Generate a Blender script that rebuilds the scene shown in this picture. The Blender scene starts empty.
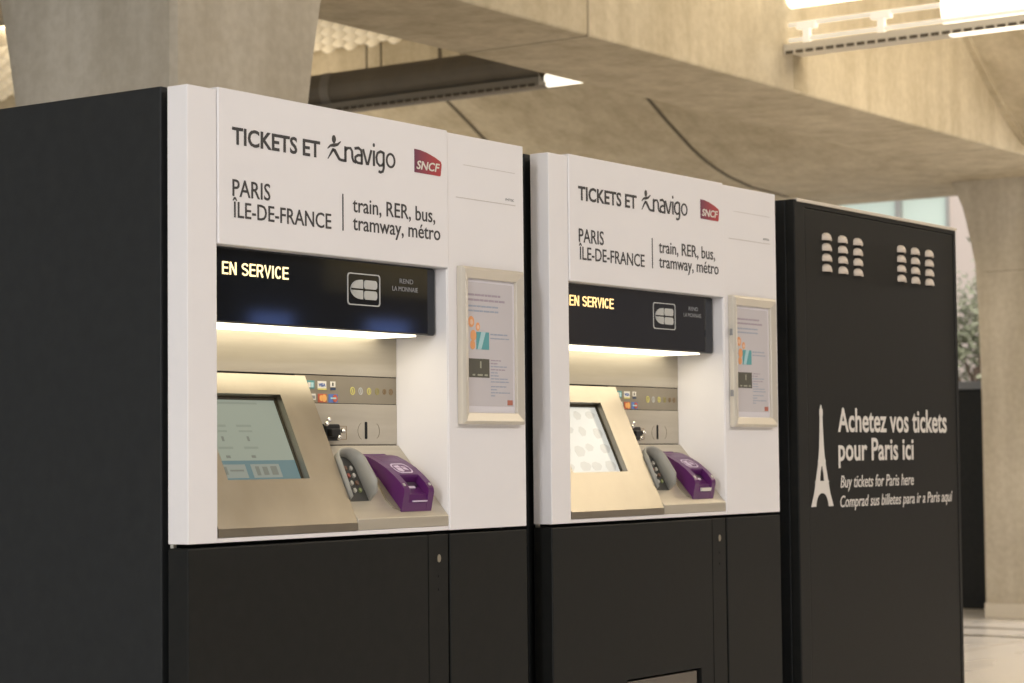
import bpy, bmesh, math, random
from mathutils import Vector, Matrix
random.seed(7)
scene = bpy.context.scene
COL = scene.collection

# ------------------------------------------------------------------ camera, world, lights, exposure
def make_camera():
    yaw, pitch, roll = (math.radians(a) for a in (34.98431, 2.94564, -0.57399))
    fw = Vector((math.cos(yaw)*math.cos(pitch), math.sin(yaw)*math.cos(pitch), math.sin(pitch)))
    rt = Vector((math.sin(yaw), -math.cos(yaw), 0)); up = rt.cross(fw)
    c, s = math.cos(roll), math.sin(roll)
    r2 = rt*c + up*s; u2 = up*c - rt*s
    cd = bpy.data.cameras.new('camera'); co = bpy.data.objects.new('camera', cd); COL.objects.link(co)
    m = Matrix((r2, u2, -fw)).transposed().to_4x4()
    m.translation = Vector((-3.2249, -3.04128, 1.15)); co.matrix_world = m
    cd.sensor_width = 36; cd.lens = 2215.8*36/1024; cd.clip_start = .05; cd.clip_end = 200
    cd.dof.use_dof = True; cd.dof.focus_distance = 4.95; cd.dof.aperture_fstop = 7.0
    scene.camera = co
make_camera()
scene.view_settings.view_transform = 'Standard'
scene.view_settings.look = 'None'
scene.view_settings.gamma = 1.0
scene.view_settings.use_curve_mapping = False
scene.view_settings.exposure = 0.0

w = bpy.data.worlds.new('hall daylight'); scene.world = w; w.use_nodes = True
bg = w.node_tree.nodes['Background']; bg.inputs[0].default_value = (.93, .96, 1.0, 1); bg.inputs[1].default_value = .62

def area(name, loc, aim, sx, sy, energy, color):
    l = bpy.data.lights.new(name, 'AREA'); l.shape = 'RECTANGLE'; l.size = sx; l.size_y = sy
    l.energy = energy; l.color = color
    o = bpy.data.objects.new(name, l); COL.objects.link(o); o.location = loc
    o.rotation_euler = (Vector(aim) - Vector(loc)).to_track_quat('-Z', 'Y').to_euler()
    return o
WARM = (1.0, .86, .66); NEUT = (1.0, .92, .83); COOL = (.90, .96, 1.0)
area('unseen_hall_light', (1.0, -5.0, 4.3), (1.0, -4.6, 0), 9, .8, 250, (1.0, .965, .965))
area('unseen_hall_light', (8.0, -3.0, 4.3), (8.0, -3.0, 0), .8, 7, 185, WARM)
area('unseen_hall_light', (-6.0, -2.0, 4.3), (2.3, 2.6, 2.0), .8, 7, 330, (.96, .97, 1.0))  # added cool light, tilted to brighten the left pillar's side face
area('uplight_lamp', (7.05, -.6, 3.47), (7.35, -.6, 6), .2, 3.6, 30, WARM)
area('floor_fill', (11.4, .3, 3.0), (10.0, .9, 0), .5, 3.5, 215, (1.0, .95, .91))  # unseen fill added to brighten the floor near the far pillar
area('beam_pillar_fill', (1.8, -.1, 4.35), (2.6, 2.33, 2.5), 4, .3, 12, NEUT)  # added fill aimed at the near pillar, not a known lamp
area('beam_pillar_fill', (8.8, .5, 4.3), (8.8, 2.33, 3.3), 7, .3, 55, WARM)  # added fill that brightens the beam face
area('uplight_lamp', (7.1, 8.0, 3.49), (8.7, 8.0, 4.5), .2, 8.0, 105, WARM)
area('far_wall_fill', (16.0, 5.0, 4.2), (18.5, 5.5, 0), 1.0, 9, 170, NEUT)  # unseen fill added to brighten the far wall

# ------------------------------------------------------------------ materials
def mat(name, color, rough=.5, metal=0, spec=.5, emit=None, estr=1.0, coat=0):
    m = bpy.data.materials.new(name); m.use_nodes = True
    b = m.node_tree.nodes['Principled BSDF']
    b.inputs['Base Color'].default_value = (*color, 1); b.inputs['Roughness'].default_value = rough
    b.inputs['Metallic'].default_value = metal; b.inputs['Specular IOR Level'].default_value = spec
    b.inputs['Coat Weight'].default_value = coat
    if emit:
        b.inputs['Emission Color'].default_value = (*emit, 1); b.inputs['Emission Strength'].default_value = estr
    return m
def nodes(m): return m.node_tree.nodes, m.node_tree.links, m.node_tree.nodes['Principled BSDF']

def noisy(name, c1, c2, rough=.5, metal=0, scale=8, stretch=(1, 1, 1), bump=0, spec=.5, rvar=0, detail=6, lo=.3, hi=.7):
    m = mat(name, c1, rough, metal, spec); N, L, b = nodes(m)
    tc = N.new('ShaderNodeTexCoord'); mp = N.new('ShaderNodeMapping'); mp.inputs['Scale'].default_value = stretch
    nz = N.new('ShaderNodeTexNoise'); nz.inputs['Scale'].default_value = scale; nz.inputs['Detail'].default_value = detail
    rp = N.new('ShaderNodeValToRGB'); rp.color_ramp.elements[0].position = lo; rp.color_ramp.elements[1].position = hi
    rp.color_ramp.elements[0].color = (*c1, 1); rp.color_ramp.elements[1].color = (*c2, 1)
    L.new(tc.outputs['Object'], mp.inputs['Vector']); L.new(mp.outputs[0], nz.inputs['Vector'])
    L.new(nz.outputs['Fac'], rp.inputs['Fac']); L.new(rp.outputs['Color'], b.inputs['Base Color'])
    if bump:
        bp_ = N.new('ShaderNodeBump'); bp_.inputs['Strength'].default_value = bump; bp_.inputs['Distance'].default_value = .01
        L.new(nz.outputs['Fac'], bp_.inputs['Height']); L.new(bp_.outputs[0], b.inputs['Normal'])
    if rvar:
        mr = N.new('ShaderNodeMapRange'); mr.inputs['To Min'].default_value = rough-rvar; mr.inputs['To Max'].default_value = rough+rvar
        L.new(nz.outputs['Fac'], mr.inputs['Value']); L.new(mr.outputs[0], b.inputs['Roughness'])
    return m

def concrete(name, c1, c2):
    m = noisy(name, c1, c2, rough=.85, scale=1.7, bump=.15, spec=.25, detail=9, lo=.32, hi=.68)
    N, L, b = nodes(m)
    old = b.inputs['Base Color'].links[0].from_socket
    tc = N.new('ShaderNodeTexCoord'); nz = N.new('ShaderNodeTexNoise')
    mp = N.new('ShaderNodeMapping'); mp.inputs['Scale'].default_value = (5, 5, .5)
    nz.inputs['Scale'].default_value = 1.3; nz.inputs['Detail'].default_value = 6
    L.new(tc.outputs['Object'], mp.inputs['Vector']); L.new(mp.outputs[0], nz.inputs['Vector'])
    n2 = N.new('ShaderNodeTexNoise'); n2.inputs['Scale'].default_value = 26; n2.inputs['Detail'].default_value = 4
    L.new(tc.outputs['Object'], n2.inputs['Vector'])
    r1 = N.new('ShaderNodeValToRGB'); r1.color_ramp.elements[0].position = .3; r1.color_ramp.elements[1].position = .62
    r1.color_ramp.elements[0].color = (.80, .78, .74, 1); r1.color_ramp.elements[1].color = (1, 1, 1, 1)
    r2 = N.new('ShaderNodeValToRGB'); r2.color_ramp.elements[0].position = .35; r2.color_ramp.elements[1].position = .65
    r2.color_ramp.elements[0].color = (.90, .89, .87, 1); r2.color_ramp.elements[1].color = (1, 1, 1, 1)
    L.new(nz.outputs['Fac'], r1.inputs['Fac']); L.new(n2.outputs['Fac'], r2.inputs['Fac'])
    a = N.new('ShaderNodeMix'); a.data_type = 'RGBA'; a.blend_type = 'MULTIPLY'; a.inputs[0].default_value = 1
    c = N.new('ShaderNodeMix'); c.data_type = 'RGBA'; c.blend_type = 'MULTIPLY'; c.inputs[0].default_value = 1
    L.new(old, a.inputs[6]); L.new(r1.outputs[0], a.inputs[7]); L.new(a.outputs[2], c.inputs[6]); L.new(r2.outputs[0], c.inputs[7])
    L.new(c.outputs[2], b.inputs['Base Color'])
    return m

M = {}
M['concrete'] = concrete('concrete', (.56, .49, .36), (.66, .585, .445))
M['pillar'] = concrete('pillar concrete', (.585, .535, .445), (.675, .62, .52))
M['joint'] = mat('dark joint', (.12, .10, .07), .9)  # dark colour of the soffit joints and the tray slits
M['stone'] = noisy('pale stone', (.70, .64, .545), (.77, .715, .62), .4, scale=5)
M['white'] = noisy('white enamel', (.81, .785, .78), (.835, .81, .805), .38, scale=3, spec=.4)
M['black'] = noisy('black powder coat', (.011, .0115, .0105), (.015, .015, .0135), .46, scale=30, bump=.02, spec=.16, rvar=.05)
M['blackside'] = noisy('black side coat', (.015, .0165, .017), (.020, .0215, .022), .5, scale=30, bump=.02, spec=.25)
M['darkgap'] = mat('dark gap', (.006, .006, .006), .8)
M['steel'] = noisy('brushed steel', (.52, .475, .39), (.57, .525, .44), .42, metal=.6, scale=5, stretch=(1, 14, 14), rvar=.03)
M['steelplain'] = noisy('satin steel', (.345, .31, .25), (.395, .355, .29), .30, metal=.92, scale=9, rvar=.04)
M['steeldark'] = noisy('sticker plate steel', (.30, .265, .20), (.36, .32, .25), .5, metal=.6, scale=6)
M['gloss'] = mat('black glass', (.008, .010, .014), .05, spec=.5)
M['ink'] = mat('dark grey ink', (.045, .042, .042), .6)
M['inkgrey'] = mat('grey print', (.27, .27, .27), .6)
M['vinyl'] = mat('white vinyl', (.72, .68, .63), .6)
M['cbwhite'] = mat('silver print', (.50, .50, .47), .5)
M['led'] = mat('amber display letters', (.9, .75, .45), .5, emit=(1.0, .80, .42), estr=1.25)
M['ledorange'] = mat('orange display letters', (.9, .7, .35), .5, emit=(1.0, .66, .27), estr=1.2)
M['tube'] = mat('warm light strip', (.9, .85, .7), .5, emit=(1.0, .89, .66), estr=3.3)
M['bezel'] = mat('screen gasket', (.035, .028, .012), .5)
M['chrome'] = mat('chrome', (.8, .78, .74), .12, metal=1)
M['blackplastic'] = mat('black plastic', (.012, .012, .012), .35)
M['purple'] = noisy('purple plastic', (.085, .012, .10), (.10, .016, .115), .3, scale=4, spec=.5)
M['purpledark'] = mat('dark purple recess', (.03, .006, .036), .45)
M['purplelight'] = mat('pale purple print', (.62, .52, .66), .5)
M['greyplastic'] = mat('grey plastic shroud', (.30, .29, .255), .45)
M['greydark'] = mat('dark keypad', (.05, .048, .042), .5)
M['keywhite'] = mat('white key', (.50, .48, .43), .4)
M['keybrown'] = mat('brown key', (.16, .09, .06), .4)
M['keyred'] = mat('red key', (.30, .08, .06), .4)
M['keygreen'] = mat('green key', (.20, .23, .10), .4)
M['alu'] = mat('champagne aluminium', (.66, .61, .52), .36, metal=.35)
M['paper'] = mat('poster paper', (.56, .525, .535), .5)
M['paperwhite'] = mat('poster margin', (.72, .69, .72), .5)
M['lineviolet'] = mat('violet print', (.38, .32, .37), .6)
M['lineblue'] = mat('blue grey print', (.34, .38, .46), .6)
M['orange'] = mat('orange picture', (.78, .36, .15), .6)
M['skin'] = mat('peach picture', (.80, .52, .36), .6)
M['teal'] = mat('teal picture', (.10, .34, .36), .6)
M['tealpale'] = mat('pale teal picture', (.40, .60, .62), .6)
M['picdark'] = mat('dark picture', (.09, .085, .065), .6)
M['picgrey'] = mat('grey picture', (.35, .35, .27), .6)
M['rust'] = mat('brick red emblem', (.45, .15, .10), .6)
M['pane'] = mat('poster pane', (1, 1, 1), .08, spec=.5); nodes(M['pane'])[2].inputs['Transmission Weight'].default_value = 1; nodes(M['pane'])[2].inputs['IOR'].default_value = 1.15
M['cream'] = mat('cream lip', (.66, .59, .49), .45)
M['louvre'] = mat('cream louvre', (.62, .54, .45), .5)
M['cardteal'] = mat('teal card', (.10, .28, .28), .5)
M['cardwhite'] = mat('white card', (.74, .70, .62), .5)
M['cardblue'] = mat('blue card', (.10, .17, .42), .5)
M['cardred'] = mat('red card', (.50, .10, .05), .5)
M['cardorange'] = mat('orange card', (.80, .40, .12), .5)
M['navy'] = mat('navy card', (.03, .05, .10), .5)
M['gold'] = mat('yellow print', (.62, .56, .17), .5)
M['bronze'] = mat('brown print', (.26, .17, .08), .5)
M['olive'] = mat('olive print', (.33, .29, .10), .5)
M['reflector'] = noisy('dark reflector', (.19, .16, .115), (.24, .205, .15), .45, scale=5, spec=.4)
M['perf'] = mat('grey tray', (.30, .27, .22), .6)
M['lampwhite'] = mat('lit lamp cover', (.95, .9, .8), .5, emit=(1.0, .93, .78), estr=1.6)
M['rail'] = mat('white metal with painted glow', (.85, .82, .76), .5, emit=(1.0, .92, .76), estr=.45)  # emission paints brightness onto rails, brackets and hangers, which are no lamps
M['whitemetal'] = mat('white painted metal', (.75, .70, .60), .5)
M['grating'] = mat('luminous cream egg crate', (.80, .72, .56), .6, emit=(1.0, .84, .58), estr=.13)
M['glow'] = mat('luminous ceiling', (.55, .48, .36), .6, emit=(1.0, .84, .55), estr=.06)
M['daypane'] = mat('daylit frosted pane', (.6, .7, .64), .4, emit=(.60, .70, .60), estr=.33)
M['pinkwall'] = mat('pale plaster', (.76, .66, .60), .8)
M['mullion'] = mat('grey mullion', (.42, .42, .40), .5)
M['leaf'] = noisy('grey green leaf', (.24, .26, .17), (.34, .36, .25), .6, scale=6)
M['bark'] = mat('bark', (.10, .07, .05), .8)
M['bluegrey'] = mat('blue grey top', (.22, .235, .26), .4)
M['hingepin'] = mat('bright pin', (.6, .58, .5), .3, metal=.8)
M['wallbrown'] = noisy('brown hall wall', (.10, .08, .05), (.16, .13, .085), .8, scale=1.2)
M['blueglow'] = mat('blue reflection glow', (.05, .08, .2), .4, emit=(.25, .38, .95), estr=3.0)

def screen_mat(name, col, strength):
    return mat(name, (.04, .045, .04), .18, spec=.35, emit=col, estr=strength)
def floor_mat():
    m = noisy('pale marble floor', (.79, .76, .725), (.82, .79, .76), .28, scale=.7, stretch=(1, 2.2, 1), detail=2, rvar=.05)
    N, L, b = nodes(m); old = b.inputs['Base Color'].links[0].from_socket
    tc = N.new('ShaderNodeTexCoord'); sp = N.new('ShaderNodeSeparateXYZ'); L.new(tc.outputs['Object'], sp.inputs[0])
    def line(sock, pos, period, half):
        a = N.new('ShaderNodeMath'); a.operation = 'SUBTRACT'; a.inputs[1].default_value = pos; L.new(sock, a.inputs[0])
        if period:
            p = N.new('ShaderNodeMath'); p.operation = 'PINGPONG'; p.inputs[1].default_value = period/2; L.new(a.outputs[0], p.inputs[0])
        else:
            p = N.new('ShaderNodeMath'); p.operation = 'ABSOLUTE'; L.new(a.outputs[0], p.inputs[0])
        c = N.new('ShaderNodeMath'); c.operation = 'LESS_THAN'; c.inputs[1].default_value = half; L.new(p.outputs[0], c.inputs[0])
        return c.outputs[0]
    cur = old
    for (ax, pos, per, half, colr) in (('Y', 2.185, 1.2, .006, (.36, .29, .20)), ('X', 10.39, 8.87, .05, (.10, .075, .045)), ('X', 9.81, 8.87, .05, (.09, .07, .04))):
        f = line(sp.outputs[ax], pos, per, half)
        mx = N.new('ShaderNodeMix'); mx.data_type = 'RGBA'; L.new(f, mx.inputs[0]); L.new(cur, mx.inputs[6]); mx.inputs[7].default_value = (*colr, 1)
        cur = mx.outputs[2]
    L.new(cur, b.inputs['Base Color'])
    return m
M['floor'] = floor_mat()
def logo_mat():
    m = mat('magenta to red print', (.4, .03, .07), .5); N, L, b = nodes(m)
    tc = N.new('ShaderNodeTexCoord'); sp = N.new('ShaderNodeSeparateXYZ'); L.new(tc.outputs['Generated'], sp.inputs[0])
    rp = N.new('ShaderNodeValToRGB'); rp.color_ramp.elements[0].color = (.15, .03, .07, 1); rp.color_ramp.elements[1].color = (.42, .04, .045, 1)
    rp.color_ramp.elements[1].position = .8
    L.new(sp.outputs['X'], rp.inputs['Fac']); L.new(rp.outputs[0], b.inputs['Base Color'])
    return m
M['logo'] = logo_mat()

# ------------------------------------------------------------------ mesh helpers
class MB:
    def __init__(s, tf=None): s.v = []; s.f = []; s.tf = tf
    def add(s, vs, fs):
        k = len(s.v)
        s.v += [tuple(s.tf(*p)) if s.tf else tuple(p) for p in vs]
        s.f += [tuple(i+k for i in f) for f in fs]; return s
    def box(s, x0, x1, y0, y1, z0, z1):
        return s.add([(x0,y0,z0),(x1,y0,z0),(x1,y1,z0),(x0,y1,z0),(x0,y0,z1),(x1,y0,z1),(x1,y1,z1),(x0,y1,z1)],
                     [(0,3,2,1),(4,5,6,7),(0,1,5,4),(1,2,6,5),(2,3,7,6),(3,0,4,7)])
    def prism(s, poly, axis, a0, a1):
        n = len(poly)
        def P(u, v, a): return (a,u,v) if axis == 'x' else (u,a,v) if axis == 'y' else (u,v,a)
        vs = [P(u,v,a0) for u,v in poly] + [P(u,v,a1) for u,v in poly]
        return s.add(vs, [tuple(range(n)), tuple(range(2*n-1, n-1, -1))] + [(i, i+n, (i+1)%n+n, (i+1)%n) for i in range(n)])
    def ring(s, outer, inner, axis, a0, a1):
        n = len(outer)
        def P(u, v, a): return (a,u,v) if axis == 'x' else (u,a,v) if axis == 'y' else (u,v,a)
        vs = [P(*p,a0) for p in outer]+[P(*p,a0) for p in inner]+[P(*p,a1) for p in outer]+[P(*p,a1) for p in inner]
        fs = []
        for i in range(n):
            j = (i+1)%n
            fs += [(i,j,n+j,n+i), (2*n+i,3*n+i,3*n+j,2*n+j), (i,2*n+i,2*n+j,j), (n+i,n+j,3*n+j,3*n+i)]
        return s.add(vs, fs)
    def disc(s, cu, cv, r, axis, a0, a1, n=20, sx=1):
        return s.prism([(cu+sx*r*math.cos(2*math.pi*i/n), cv+r*math.sin(2*math.pi*i/n)) for i in range(n)], axis, a0, a1)
    def tube(s, p0, p1, r, n=12, r1=None):
        p0, p1 = Vector(p0), Vector(p1); d = (p1-p0).normalized(); a = d.orthogonal().normalized(); b = d.cross(a)
        r1 = r if r1 is None else r1
        vs = [p0+r*(a*math.cos(2*math.pi*i/n)+b*math.sin(2*math.pi*i/n)) for i in range(n)]+[p1+r1*(a*math.cos(2*math.pi*i/n)+b*math.sin(2*math.pi*i/n)) for i in range(n)]
        return s.add(vs, [tuple(range(n-1,-1,-1)), tuple(range(n,2*n))]+[(i,(i+1)%n,(i+1)%n+n,i+n) for i in range(n)])
    def ball(s, c, r, n=12, m=8):
        vs = [(c[0],c[1],c[2]-r)]
        for j in range(1, m):
            t = -math.pi/2+math.pi*j/m
            vs += [(c[0]+r*math.cos(t)*math.cos(2*math.pi*i/n), c[1]+r*math.cos(t)*math.sin(2*math.pi*i/n), c[2]+r*math.sin(t)) for i in range(n)]
        vs.append((c[0],c[1],c[2]+r)); e = len(vs)-1
        fs = [(0,1+(i+1)%n,1+i) for i in range(n)]+[(e,1+(m-2)*n+i,1+(m-2)*n+(i+1)%n) for i in range(n)]
        for j in range(m-2):
            fs += [(1+j*n+i,1+j*n+(i+1)%n,1+(j+1)*n+(i+1)%n,1+(j+1)*n+i) for i in range(n)]
        return s.add(vs, fs)
    def build(s, name, m, parent=None, bevel=0, smooth=False, seg=2):
        me = bpy.data.meshes.new(name); me.from_pydata(s.v, [], s.f)
        bm = bmesh.new(); bm.from_mesh(me); bmesh.ops.recalc_face_normals(bm, faces=bm.faces); bm.to_mesh(me); bm.free()
        me.materials.append(M[m] if isinstance(m, str) else m)
        if smooth: me.polygons.foreach_set('use_smooth', [True]*len(me.polygons))
        o = bpy.data.objects.new(name, me); COL.objects.link(o)
        if parent: o.parent = parent
        if bevel:
            b = o.modifiers.new('bevel', 'BEVEL'); b.width = bevel; b.segments = seg; b.limit_method = 'ANGLE'; b.angle_limit = math.radians(35)
        return o
def tag(o, label, cat=None, group=None, kind=None):
    if label: o['label'] = label
    if cat: o['category'] = cat
    if group: o['group'] = group
    if kind: o['kind'] = kind
    return o
def thing(name, loc, label, cat, group=None, rz=0):
    o = bpy.data.objects.new(name, None); COL.objects.link(o); o.location = loc; o.rotation_euler.z = rz; o.empty_display_size = .2
    return tag(o, label, cat, group)
def rrect(x0, x1, z0, z1, r, n=5):
    out = []
    for cx, cz, a in ((x1-r, z0+r, -90), (x1-r, z1-r, 0), (x0+r, z1-r, 90), (x0+r, z0+r, 180)):
        out += [(cx+r*math.cos(math.radians(a+90*i/n)), cz+r*math.sin(math.radians(a+90*i/n))) for i in range(n+1)]
    return out

_fc = {}
def glyphs(txt, bold=0, shear=0):
    key = (txt, bold, shear)
    if key in _fc: return _fc[key]
    c = bpy.data.curves.new('t', 'FONT'); c.body = txt; c.size = 1; c.offset = bold; c.shear = shear; c.resolution_u = 3; c.extrude = 0; c.fill_mode = 'FRONT'
    o = bpy.data.objects.new('t', c); COL.objects.link(o)
    dg = bpy.context.evaluated_depsgraph_get(); me = bpy.data.meshes.new_from_object(o.evaluated_get(dg))
    vs = [(v.co.x, v.co.y) for v in me.vertices]; fs = [tuple(p.vertices) for p in me.polygons]
    bpy.data.objects.remove(o); bpy.data.meshes.remove(me); bpy.data.curves.remove(c)
    _fc[key] = (vs, fs); return vs, fs
CAP = None
def text(name, txt, x0, x1, zb, cap, y, m, parent, bold=0, shear=0, tf=None):
    """letters standing on baseline zb between x0 and x1, capitals `cap` high, laid on the plane y"""
    global CAP
    if CAP is None: CAP = max(v[1] for v in glyphs('H')[0])
    vs, fs = glyphs(txt, bold, shear)
    a, b = min(v[0] for v in vs), max(v[0] for v in vs); sx = (x1-x0)/(b-a); sz = cap/CAP
    mb = MB(tf); mb.add([(x0+(v[0]-a)*sx, y, zb+v[1]*sz) for v in vs], fs)
    o = mb.build(name, m, parent)
    sol = o.modifiers.new('thickness', 'SOLIDIFY'); sol.thickness = .0006; sol.offset = 0
    return o
def stroke(mb, pts, wd, y0, y1):
    """a pen line of varying width through 2-D points, as flat thin prism pieces"""
    n = len(pts); L_, R_ = [], []
    for i, p in enumerate(pts):
        a = Vector(pts[max(i-1, 0)][:2]); b = Vector(pts[min(i+1, n-1)][:2]); d = (b-a).normalized(); q = Vector((-d.y, d.x))*wd*(p[2] if len(p) > 2 else 1)/2
        L_.append(Vector(p[:2])+q); R_.append(Vector(p[:2])-q)
    for i in range(n-1):
        mb.prism([tuple(L_[i]), tuple(L_[i+1]), tuple(R_[i+1]), tuple(R_[i])], 'y', y0, y1)

# ------------------------------------------------------------------ setting
def struct(mb, name, m, label=None, **k):
    o = mb.build(name, m, **k); o['kind'] = 'structure'
    if label: o['label'] = label; o['category'] = name.split('_')[0]
    return o
struct(MB().box(-10, 26, -14, 22, -.2, 0), 'floor', 'floor', 'pale marble tiled hall floor with dark bands')

def pillar(x, w_, yn=2.26, yf=3.09):
    prof = [(0, .0), (1.5, .0), (2.1, .012), (2.45, .03), (2.65, .068), (2.85, .115), (3.03, .19)]
    c = .02; vs = []; fs = []
    for z, f in prof:
        fx = f*.9
        vs += [(x+c, yn, z), (x+w_+fx, yn, z), (x+w_+fx, yf+f, z), (x, yf+f, z), (x, yn+c, z)]
    n = len(prof)
    for i in range(n-1):
        for j in range(5):
            a = i*5+j; b = i*5+(j+1) % 5; fs.append((a, b, b+5, a+5))
    fs += [(4, 3, 2, 1, 0), tuple((n-1)*5+j for j in range(5))]
    return MB().add(vs, fs)
p = struct(pillar(2.33, .684, yf=3.02), 'concrete_pillar', 'pillar'); tag(p, 'concrete pillar rising behind the nearer ticket machine, at the left', 'pillar')
p = struct(pillar(11.2, .95), 'concrete_pillar', 'pillar'); tag(p, 'concrete pillar at the far right beyond the black vented cabinet', 'pillar')
for i, (x, w_) in enumerate(((2.33, .684), (11.2, .95))):
    sk = MB().box(x-.02, x+w_+.02, 2.24, 3.095 if i else 3.04, 0, .105)
    struct(sk, 'baseboard_left' if i == 0 else 'baseboard_right', 'stone', bevel=.006)
b = MB().box(-9, 15, 2.33, 3.045, 3.03, 4.6)
bm_ = struct(b, 'concrete_beam', 'concrete', bevel=.012); tag(bm_, 'long concrete beam running over the pillars', 'beam')
# formwork joints of the beam
for x in (7.10,):
    j = MB().box(x-.06, x+.05, 2.3285, 2.345, 3.045, 3.24); struct(j, 'trim_1', noisy('stained joint', (.30, .25, .16), (.46, .39, .27), .9, scale=9), 'dark stained joint on the beam face under the lamp tray')
M['groove'] = mat('formwork line', (.33, .285, .205), .9)
gm_ = MB()
for x in (5.07, 9.75):
    if x < 9: gm_.box(x-.008, x+.008, 2.3285, 2.4, 3.02905, 4.5)
    gm_.box(x-.008, x+.008, 2.35, 3.0465, 3.029, 3.1)
struct(gm_, 'trim_4', 'groove', 'fine formwork lines across the beam')
struct(MB().box(11.1985, 11.3, 2.4, 3.05, 2.385, 2.391), 'trim_5', 'groove', 'fine formwork line around the far pillar')
def curve_slab(name, prof, y0, y1, th=.18):
    poly = list(prof)+[(a+.02, z+th) for a, z in reversed(prof)]
    return struct(MB().prism(poly, 'y', y0, y1), name, 'concrete')
PB = [(9.0, 3.66), (9.12, 3.602), (9.34, 3.495), (9.52, 3.403), (9.69, 3.325), (9.86, 3.247), (10.03, 3.183), (10.2, 3.136), (10.37, 3.10), (10.7, 3.055), (11.25, 3.032)]
o = curve_slab('ceiling_vault', PB, 3.046, 15); tag(o, 'curved concrete soffit behind the beam', 'ceiling')
PF = [(8.75, 4.2), (8.95, 3.93), (9.27, 3.64), (9.57, 3.43), (9.87, 3.25), (10.17, 3.11), (10.45, 3.03)]
o = curve_slab('ceiling_vault', PF, -8, 2.33); tag(o, 'curved concrete soffit in front of the beam at upper right', 'ceiling')
rib = MB()
for (a, z), (a2, z2) in zip(PF[:-1], PF[1:]):
    rib.prism([(a-.035, z-.01), (a2-.035, z2-.01), (a2, z2), (a, z)], 'y', 2.29, 2.33)
struct(rib, 'trim_2', 'concrete', 'thin raised edge where the curved soffit meets the beam')
up_ = struct(MB().box(9.0, 9.2, 3.046, 15, 3.64, 4.5), 'ceiling_upstand', 'concrete'); tag(up_, 'vertical concrete upstand lit from the lamp below the grating', 'ceiling')
# expansion joints of the vault and upstand
jm = MB()
for yj in (4.6, 6.1, 7.7, 9.3):
    for (a, z), (a2, z2) in zip(PB[:-1], PB[1:]):
        jm.add([(a, yj-.014, z-.004), (a2, yj-.014, z2-.004), (a2, yj+.014, z2-.004), (a, yj+.014, z-.004),
                (a, yj-.014, z+.01), (a2, yj-.014, z2+.01), (a2, yj+.014, z2+.01), (a, yj+.014, z+.01)],
               [(0,1,2,3),(4,7,6,5),(0,4,5,1),(3,2,6,7),(0,3,7,4),(1,5,6,2)])
    jm.box(8.996, 9.01, yj-.014, yj+.014, 3.62, 4.08)
for yj in (6.62, 6.75): jm.box(8.996, 9.01, yj-.006, yj+.006, 3.64, 4.08)
struct(jm, 'trim_3', 'joint', 'dark joints across the curved soffit')
o = struct(MB().box(11.25, 12.0, 3.046, 15, 3.03, 3.4), 'ceiling_edge', 'concrete'); tag(o, 'flat soffit strip at the end of the curved ceiling', 'ceiling')
o = struct(MB().box(10.45, 15, -8, 2.33, 3.03, 3.4), 'ceiling_slab', 'concrete'); tag(o, 'flat concrete soffit around the far pillar head', 'ceiling')
# egg crate luminous ceiling of the back bay
eg = MB()
for i in range(14):
    for k in range(42):
        x, y = 7.28+i*.122, 3.15+k*.2
        n = 6
        vs = []; fs = []
        for a in range(n+1):
            for c in range(n+1):
                u, v_ = a/n, c/n
                h = .085*(math.sin(math.pi*u)*math.sin(math.pi*v_))**.6
                vs.append((x+.106*u, y+.17*v_, 4.12-h))
        for a in range(n):
            for c in range(n):
                q = a*(n+1)+c; fs.append((q, q+1, q+n+2, q+n+1))
        eg.add(vs, fs)
o = struct(eg, 'ceiling_grating', 'grating', smooth=True); tag(o, 'luminous cream pillowed egg crate ceiling seen past the beam', 'ceiling')
struct(MB().box(7.25, 9.0, 3.05, 15, 4.125, 4.2), 'ceiling_panel', 'glow', 'luminous panel over the egg crate')
o = struct(MB().box(-8, 7.25, 3.05, 15, 4.02, 4.3), 'ceiling_deck', 'concrete'); tag(o, 'flat concrete deck behind the beam', 'ceiling')
o = struct(MB().box(-9, 9.3, -13, 2.33, 4.55, 4.8), 'ceiling', 'concrete'); tag(o, 'hall ceiling over the machines', 'ceiling')
# far wall with daylit panes
fw_ = MB(); X = 20.0
fw_.box(X, X+.3, -14, 22, 0, 2.3); fw_.box(X, X+.3, -14, 7.17, 2.3, 6); fw_.box(X, X+.3, 8.62, 22, 2.3, 6); fw_.box(X, X+.3, 7.17, 8.62, 4.12, 6)
struct(fw_, 'wall_back', 'pinkwall', 'pale plaster wall at the far end of the hall')
win = MB()
win.box(X-.02, X+.1, 7.17, 7.21, 2.3, 4.12); win.box(X-.02, X+.1, 7.77, 7.83, 2.3, 4.12); win.box(X-.02, X+.1, 8.58, 8.62, 2.3, 4.12); win.box(X-.02, X+.1, 7.21, 8.58, 2.3, 2.36); win.box(X-.02, X+.1, 7.21, 8.58, 4.07, 4.12)
wf = struct(win, 'window_1', 'mullion', 'daylit frosted window above the black vented cabinet')
MB().box(X+.06, X+.08, 7.2, 7.79, 2.34, 4.08).build('pane', 'daypane', wf)
MB().box(X+.06, X+.08, 7.81, 8.6, 2.34, 4.08).build('pane', 'daypane', wf)
# the hall behind the viewer: brown wall, blue glow panes added for reflections
struct(MB().box(-10, 26, -14, -13.7, 0, 5), 'wall_front', 'wallbrown', 'brown wall on the opposite side of the hall')

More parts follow.
